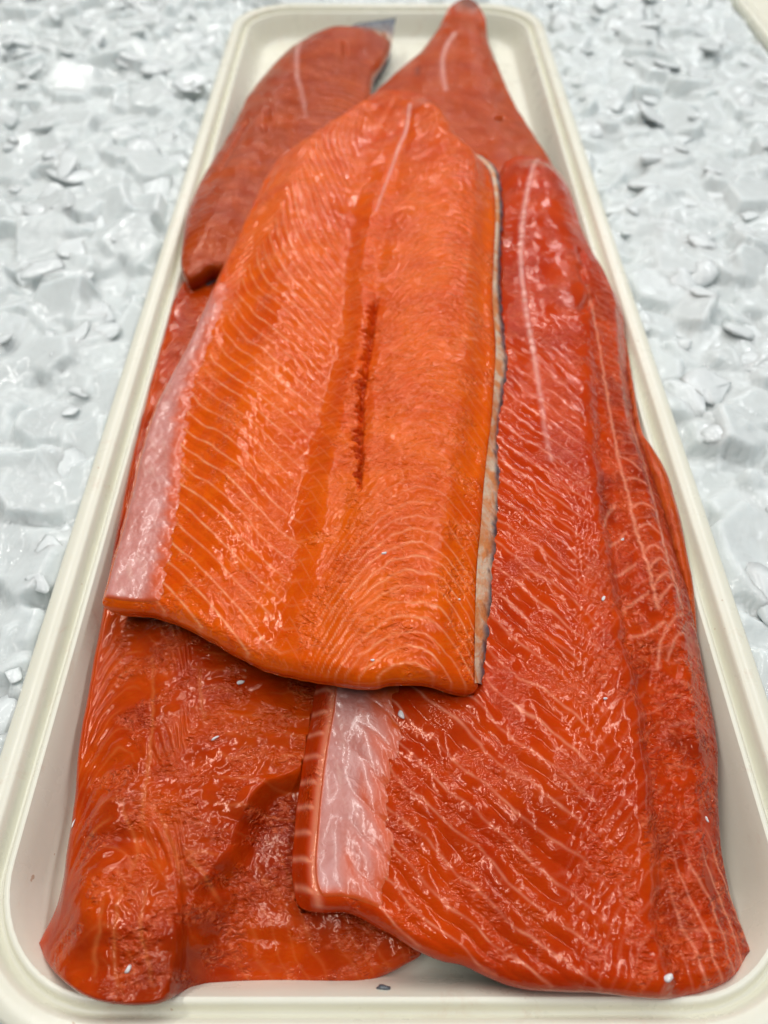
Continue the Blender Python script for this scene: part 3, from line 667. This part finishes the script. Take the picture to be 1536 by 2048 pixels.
def shape_F(U, V, X, Y, E):
    wv = fbm(X / 22, Y / 22, 203, 3)
    c = curve(F_ledge, 80); xs = np.interp(Y, c[::-1, 1], c[::-1, 0])
    dd = X - xs + 1.2 * fbm(X / 7, Y / 7, 206, 2) + 5 * fbm(X / 20, Y / 14, 207, 2)
    vis = sm(190, 150, Y)
    loin = sm(3.0, -5.0, dd)
    wl = np.clip((X - (-100)) / np.maximum(xs + 100, 5), 0, 1)
    arch = sm(0, 0.34, wl) * (0.82 + 0.18 * np.sin(np.pi * wl)) + 0.10 * fbm(X / 18, Y / 18, 240, 2)
    dz = loin * 8.5 * arch * sm(0, 0.05, V) * sm(0.12, 0.3, U) * (0.6 + 0.4 * sm(1.0, 0.93, U))
    base = 8.5 * loin + 0.0
    flat = 9.0
    # outside the loin the thin belly lies on the tray
    dz += 1.3 * wv
    dz += 5.0 * bump(X, Y, F_lump, 26, 22) * sm(1.0, 0.95, U)
    fd, ft = dist_line(X, Y, F_fold, 20)
    dz -= 2.6 * np.exp(-(fd / 3.0) ** 2) * np.sin(np.pi * np.clip(ft, 0.02, 0.98)) ** 0.6
    dz += 3.0 * bump(X, Y, F_tab, 6, 4, 0.6)
    fat = np.zeros(X.shape)
    for p in F_lines:
        d, t = dist_line(X + 0.8 * fbm(X / 5, Y / 5, 209, 2), Y, p, 8)
        l = np.exp(-(d / 0.6) ** 2) * np.sin(np.pi * np.clip(t, 0.02, 0.98)) ** 0.5
        fat = np.maximum(fat, 0.5 * l); dz -= 0.25 * np.exp(-(d / 1.2) ** 2)
    # faint cross seams on the belly side, fine lengthwise ones down the flank
    f1, _, fr = seams(Y + 0.12 * X + 2 * wv, 7.6, 0.4, 25)
    zb = sm(-22, -6, dd) * sm(30, 20, dd) * vis
    fat = np.maximum(fat, 0.35 * f1 * zb * sm(60, 80, Y)); dz += 0.35 * zb * (np.sin(np.pi * fr) - 0.5)
    f2, _, _ = seams(X - 0.10 * Y + 3 * fbm(X / 20, Y / 50, 213, 2), 2.3, 0.35, 27)
    fat = np.maximum(fat, 0.36 * f2 * sm(0.09, 0.05, V) * sm(-0.2, 0.3, fbm(X / 8, Y / 20, 216, 2)))
    f3, _, _ = seams(X + 0.55 * Y + 4 * fbm(X / 14, Y / 14, 219, 2), 6.0, 0.5, 29)
    fat = np.maximum(fat, 0.22 * f3 * sm(0, 10, dd) * sm(75, 60, Y))
    f4, _, fr4 = seams(Y - 46 * np.clip(1 - ((V - 0.20) / 0.24) ** 2, 0, 1) + 3 * fbm(X / 14, Y / 14, 231, 3), 7.4, 0.5, 35)
    z4 = sm(0.03, 0.10, V) * loin * sm(-0.25, 0.3, fbm(X / 16, Y / 16, 233, 3))
    fat = np.maximum(fat, 0.42 * f4 * z4); dz += 0.5 * z4 * (np.sin(np.pi * fr4) - 0.5)
    # long wrinkles across the loin
    wr = fbm((X + 0.25 * Y) / 16, (Y - 0.3 * X) / 6.0, 222, 3)
    dz += loin * 0.8 * wr * sm(0.10, 0.2, V)
    wet = 0.05 + 0.95 * sm(-0.05, 0.16, fbm(X / 12, Y / 10, 226, 4)); wet *= sm(0.05, 0.14, V)
    dz += 0.30 * wet * fbm(X / 2.6, Y / 1.6, 229, 3)
    deep = 0.8 * sm(-2, 6, dd) * sm(38, 60, Y) + 0.4 * sm(-0.1, 0.4, wv) + 0.5 * bump(X, Y, (-62, 32), 16, 10)
    return dz, dict(fat=fat, deep=deep, wet=wet)
frontf, PF, EF, cF = fillet('salmon_fillet', 'wet dark orange salmon fillet with a thick rounded lump hanging over the front rim',
    F_left, F_right, F_tail, F_front, 900, 320, shape_F, M_F, th=(17, 6, 4, 9), lean=(-1.5, 0, -1, -2.0), zmin=3, skin_out=(0.9, 0, 0, -2), endpow=30)

# ---- back right fillet ----------------------------------------------------
B_left = [(51.4,716,27),(40,682,22),(25.9,648.4,20),(12,622.6,20),(0,597.4,20),(-9.2,568.8,20),(-10.6,484.9,19),(-4.7,338.7,18),(17,202.7,18),(33.6,144.6,16)]
B_right = [(82.5,705.1,27),(82.5,675,22),(84.7,652.2,20),(88.3,608.6,20),(92.9,564.8,20),(98.9,529.4,20),(103.7,499.4,21),(107,472.6,22),(114.1,385.3,24),(118.8,320.9,25),(115.7,275.5,25),(111.8,237.5,27),(113.4,226,28),(116.5,211.8,28),(116.6,193.2,28),(115.7,175.5,27),(114.4,156.7,26),(112.6,139,22)]
B_tail = [(56.8,727.3,28),(67.6,733,28),(77.8,724,28)]
B_front = [(50.9,134.2,16),(77.6,132.2,16),(100.6,133.2,18)]
B_seam = [(55.6,666.8,26),(47.8,642.5,25),(43.4,617,26),(42.4,588.6,27),(43.3,565.7,28)]
B_holes = [[(24.8,612.6,26),(24,597,26)], [(76.2,527,27),(80.6,531.4,27)]]
def shape_B(U, V, X, Y, E):
    wv = fbm(X / 24, Y / 24, 403, 3)
    dz = 8 * np.sin(np.pi * V) * sm(0, 0.10, U) * sm(1.0, 0.9, U) + 0.9 * wv
    dz += 5 * bump(X, Y, (69, 725), 9, 14)
    fat = np.zeros(X.shape); deep = 0.12 * sm(-0.3, 0.3, wv)
    d, t = dist_line(X, Y, B_seam, 12); l = np.exp(-(d / 1.8) ** 2) * (1 - 0.5 * t); memb = 0.8 * l; dz += 0.5 * l
    for p in B_holes:
        d, t = dist_line(X, Y, p, 12); cut = np.exp(-(d / 2.0) ** 2); dz -= 1.8 * cut; deep = np.maximum(deep, 0.6 * cut)
    deep = np.maximum(deep, 1.3 * bump(X, Y, (70, 724), 10, 13))
    return dz, dict(fat=fat, deep=deep, mem=memb, wet=0.25 + 0.4 * sm(-0.1, 0.4, fbm(X / 15, Y / 20, 409, 3)))
backf, PB, EB, cB = fillet('salmon_fillet', 'salmon fillet whose tapered dark tip rests on the back rim of the tray',
    B_left, B_right, B_tail, B_front, 560, 170, shape_B, M_B, th=(8, 7, 4, 6), lean=(-1, -1, 0, 0), zmin=4, skin_out=1.0)

# ------------------------------------------------------------------ crushed ice
rng = random.Random(11)
def chip_mesh(name, seed, mat, flat=0.5, n=13):
    r = random.Random(seed); bm = bmesh.new()
    for _ in range(n):
        a = r.uniform(0, 2 * math.pi); z = r.uniform(-1, 1); k = r.uniform(0.8, 1.0); q = math.sqrt(1 - z * z)
        bm.verts.new((math.cos(a) * q * k, math.sin(a) * q * k * r.uniform(0.65, 1), z * flat * k))
    res = bmesh.ops.convex_hull(bm, input=bm.verts)
    bmesh.ops.delete(bm, geom=[e for e in res['geom_interior'] if isinstance(e, bmesh.types.BMVert)], context='VERTS')
    bmesh.ops.subdivide_edges(bm, edges=bm.edges, cuts=2, smooth=0.2, use_grid_fill=True)
    bmesh.ops.triangulate(bm, faces=bm.faces)
    bmesh.ops.recalc_face_normals(bm, faces=bm.faces)
    for v in bm.verts:
        p = v.co
        d = 0.10 * math.sin(5 * p.x + seed) * math.cos(4 * p.y + 2 * seed) + 0.05 * math.sin(11 * p.y + 9 * p.z + seed)
        v.co = p * (1 + d)
    me = bpy.data.meshes.new(name); bm.to_mesh(me); bm.free()
    a = np.zeros(len(me.vertices) * 3); me.vertices.foreach_get('co', a); a = a.reshape(-1, 3)
    rad = np.hypot(a[:, 0], a[:, 1]) / (np.hypot(a[:, 0], a[:, 1]).max() + 1e-6)
    at = me.attributes.new('thin', 'FLOAT', 'POINT'); at.data.foreach_set('value', rad.astype(np.float32))
    me.polygons.foreach_set('use_smooth', np.ones(len(me.polygons), bool)); me.materials.append(mat)
    return me
chips = [chip_mesh('ice_chip', s, M_CHIP, rng.uniform(0.14, 0.22), 12) for s in range(10)]

# the heap itself: thousands of overlapping tilted flakes, melted together
HX0, HY0, HS = -410.0, -60.0, 1.7
HW, HH = 530, 580
hx = HX0 + HS * np.arange(HW); hy = HY0 + HS * np.arange(HH)
GX, GY = np.meshgrid(hx, hy)
dT = np.maximum(np.maximum(TX0 - GX, GX - TX1), np.maximum(TY0 - GY, GY - TY1)).clip(0)
LV = 13 + 5 * np.minimum(1, dT / 60) + 7 * fbm(GX / 70, GY / 70, 501, 3) * np.minimum(1, dT / 30)
GZ = LV - 5 + 2.0 * fbm(GX / 9, GY / 9, 508, 3)
nr = np.random.RandomState(5)
for n_, rlo, rhi, zlo, zhi, tl in ((2400, 9, 17, -5.5, 1.8, 0.26), (1300, 13, 24, -5.5, 3.2, 0.20), (1500, 4, 9, -3.5, 2.5, 0.28)):
    cxs = nr.uniform(HX0, HX0 + HS * HW, n_); cys = nr.uniform(HY0, HY0 + HS * HH, n_)
    for cx, cy in zip(cxs, cys):
        r = nr.uniform(rlo, rhi)
        a0 = max(0, int((cx - r - HX0) / HS)); a1 = min(HW, int((cx + r - HX0) / HS) + 2)
        b0 = max(0, int((cy - r - HY0) / HS)); b1 = min(HH, int((cy + r - HY0) / HS) + 2)
        if a1 <= a0 or b1 <= b0: continue
        dx = hx[None, a0:a1] - cx; dy = hy[b0:b1, None] - cy
        ins = np.full((b1 - b0, a1 - a0), 1e3); m_ = nr.randint(5, 8); ph = nr.uniform(0, 6.28)
        for e in range(m_):                                   # distance inside an irregular polygon
            an = ph + 6.283 * (e + nr.uniform(-0.3, 0.3)) / m_
            ins = np.minimum(ins, r * nr.uniform(0.62, 1.0) - dx * math.cos(an) - dy * math.sin(an))
        top = LV[min(HH - 1, max(0, int((cy - HY0) / HS))), min(HW - 1, max(0, int((cx - HX0) / HS)))] + nr.uniform(zlo, zhi) + nr.normal(0, tl) * dx + nr.normal(0, tl) * dy
        top = top - 2.8 * np.clip(1 - ins / 2.6, 0, 1) ** 2   # melted, rounded rim
        w_ = GZ[b0:b1, a0:a1]
        GZ[b0:b1, a0:a1] = np.where(ins > 0, np.maximum(w_, top), w_)
GZ = (4 * GZ + np.roll(GZ, 1, 0) + np.roll(GZ, -1, 0) + np.roll(GZ, 1, 1) + np.roll(GZ, -1, 1)) / 8
near = sm(330, 120, GY)
GZ += 0.25 * fbm(GX / 5, GY / 5, 511, 2) + 0.5 * near * fbm(GX / 3.0, GY / 3.0, 514, 2)
ins = np.zeros(GX.shape, bool)
for x0_, y0_ in ((TX0, TY0), (305.0, TY0 + 150)):
    qx = np.clip(GX, x0_ + 48, x0_ + 206); qy = np.clip(GY, y0_ + 48, y0_ + 688)
    dd_ = np.hypot(GX - qx, GY - qy); ins |= dd_ < 45
    GZ = np.where((dd_ < 56), np.minimum(GZ, 14.0 + np.clip(dd_ - 48, 0, 8) * 0.7), GZ)
GZ = np.where(ins, -7.0, GZ)
ii = np.arange(GX.size).reshape(GX.shape)
st = mesh_np('crushed_ice', np.stack([GX, GY, GZ], -1).reshape(-1, 3) * MM, np.stack([ii[:-1, :-1], ii[:-1, 1:], ii[1:, 1:], ii[1:, :-1]], -1).reshape(-1, 4), M_BED)
tag(st, 'mass of half-melted crushed ice heaped around the tray', 'ice', kind='stuff')
# display counter carrying the ice
cb = bmesh.new(); bmesh.ops.create_cube(cb, size=1)
for v_ in cb.verts: v_.co = (v_.co.x * 1.6, v_.co.y * 1.5 + 0.42, v_.co.z * 0.04 - 0.032)
cm = bpy.data.meshes.new('counter'); cb.to_mesh(cm); cb.free()
m_, nd_, lk_, b_ = mat_new('brushed_steel'); setp(b_, Metallic=1.0, Roughness=0.4)
lk_.new(mixc(nd_, lk_, noise(nd_, lk_, N(nd_, 'ShaderNodeTexCoord').outputs['Object'], 30, 4), (0.28, 0.29, 0.30), (0.38, 0.39, 0.40)), b_.inputs['Base Color'])
cm.materials.append(m_); co_ = bpy.data.objects.new('counter', cm); link(co_); tag(co_, kind='structure')

def blocked(x, y, r):
    for a0, a1 in ((TX0, TX1), (305, 559)):
        qx = min(max(x, a0 + 44), a1 - 44); qy = min(max(y, TY0 + 44), TY1 - 44)
        if math.hypot(x - qx, y - qy) < 44 + r: return True
    return False
spots = []
for ix in range(80):
    for iy in range(90):
        spots.append((-400 + 10.4 * (ix + rng.uniform(-0.2, 1.2)), -40 + 10.4 * (iy + rng.uniform(-0.2, 1.2))))
rng.shuffle(spots)
fine = []; big = []
def visible(x, y):
    zc = y * math.cos(math.radians(51.4)) + 0.25 * 1000 * math.sin(math.radians(51.4))
    if zc < 50: return False
    px = x / zc * 1538; py = (250 * math.cos(math.radians(51.4)) - y * math.sin(math.radians(51.4))) / zc * 1538
    return abs(px) < 800 and abs(py) < 1060, zc
items = []
for x, y in spots:
    r = rng.choice((6, 8, 10, 12, 14, 17))
    if blocked(x, y, r * 0.4): continue
    z = float(GZ[min(HH - 1, max(0, int((y - HY0) / HS))), min(HW - 1, max(0, int((x - HX0) / HS)))]) + rng.uniform(-1.9, -0.5)
    tilt = (rng.gauss(0, 0.22), rng.gauss(0, 0.22), rng.uniform(0, 6.28))
    sc = (r * rng.uniform(0.85, 1.25), r * rng.uniform(0.75, 1.1), r * rng.uniform(0.7, 1.1))
    v = visible(x, y)
    items.append((x, y, z, tilt, sc, rng.randrange(10), (r / v[1] if v and v[0] else -1)))
items = [t for t in items if t[6] > 0]; rng.shuffle(items); items = items[:290]
LAB = 'half-melted white chip in the crushed ice heaped around the tray'
def mtx(it): 
    from mathutils import Euler
    return Matrix.Translation(Vector(it[:3]) * MM) @ Euler(it[3]).to_matrix().to_4x4() @ Matrix.Diagonal((*(Vector(it[4]) * MM), 1))
for it in items[:290]:
    o = bpy.data.objects.new('ice_chip', chips[it[5]]); link(o); o.matrix_world = mtx(it)
    tag(o, LAB, 'ice', 'chips of crushed ice around the tray')
# ------------------------------------------------------------------ crumbs of ice and small things on the fish
def height_at(x, y):
    b = -1e9
    for P in (PT, PR, PF, PL, PB):
        sub = P[::3, ::3]
        d = (sub[:, :, 0] - x) ** 2 + (sub[:, :, 1] - y) ** 2
        k = d.argmin(); i, j = np.unravel_index(k, d.shape)
        if d[i, j] < 4: b = max(b, sub[i, j, 2])
    return b
def crumb(p, sx, sy, sz, rz, seed, label):
    o = bpy.data.objects.new('ice_crumb', chip_mesh('ice_crumb', seed, M_CRUMB, 0.7, 11)); link(o)
    z = height_at(p[0], p[1]); z = p[2] if z < 0 else z
    o.location = Vector((p[0], p[1], z + sz * 0.45)) * MM; o.scale = (sx * MM, sy * MM, sz * MM); o.rotation_euler = (0, 0, rz)
    tag(o, label, 'ice crumb')
for p, a, b, c, rz, sd, lb in (
    ([(-68.4,32.4,31)][0], 2.0, 0.9, 0.8, 1.0, 70, 'rice-shaped white ice crumb on the lump at the front left'),
    ([(-95.6,73.1,19)][0], 1.9, 0.6, 0.6, 1.4, 71, 'thin white ice sliver on the left flank of the dark orange fillet'),
    ([(0,150.1,56)][0], 1.1, 0.7, 0.6, 0.3, 72, 'small white ice crumb on the middle of the top fillet'),
    ([(74,139,40)][0], 1.6, 0.8, 0.6, 1.0, 73, 'curved white ice crumb where the slanting fat lines of the red fillet end'),
    ([(69.3,104.6,39)][0], 0.8, 0.6, 0.6, 0.0, 74, 'tiny white ice bead on the slanting fat lines of the red fillet'),
    ([(75.5,31,23)][0], 2.1, 1.7, 1.5, 0.4, 75, 'largest clear ice chunk at the front edge of the red fillet'),
    ([(87.2,167.4,40)][0], 1.0, 0.9, 0.6, 0.6, 76, 'white ice crumb in the rough strip beside the pale veins of the red fillet'),
    ([(-3.5,111.3,52)][0], 0.9, 0.6, 0.5, 0.0, 77, 'small white ice crumb near the cut front end of the top fillet'),
    ([(24.7,134.7,52)][0], 0.6, 0.5, 0.4, 0.0, 78, 'tiny ice speck above the arched lines of the top fillet'),
    ([(-49.2,117.8,24)][0], 2.2, 1.2, 0.6, 0.4, 79, 'clear ice flake on the dark orange fillet just in front of the top one'),
    ([(-54.4,97.8,27)][0], 1.8, 0.7, 0.6, 0.5, 80, 'milky ice sliver on the wrinkled face of the dark orange fillet'),
    ([(5.8,101.4,36)][0], 1.6, 1.9, 0.7, 0.2, 81, 'clear ice flake on the red fillet under the edge of the top one'),
    ([(98.1,72.9,26)][0], 1.3, 0.6, 0.5, 1.9, 82, 'small white ice crumb on the right flank of the red fillet')):
    crumb(p, a, b, c, rz, sd, lb)

# dark speck lying in the melt water by the front wall
def pebble_mat():
    m, nd, lk, b = mat_new('grey_speck')
    co = N(nd, 'ShaderNodeTexCoord').outputs['Object']
    lk.new(mixc(nd, lk, noise(nd, lk, co, 900, 3), (0.05, 0.06, 0.07), (0.12, 0.13, 0.15)), b.inputs['Base Color'])
    setp(b, Roughness=0.3); return m
p = [(-0.1,30,14)][0]
o = bpy.data.objects.new('grey_speck', chip_mesh('grey_speck', 90, pebble_mat(), 0.8, 16)); link(o)
o.location = Vector((p[0], p[1], 14.4)) * MM; o.scale = (2.2 * MM, 1.5 * MM, 1.6 * MM); tag(o, 'small dark grey speck at the foot of the front wall of the tray', 'speck')
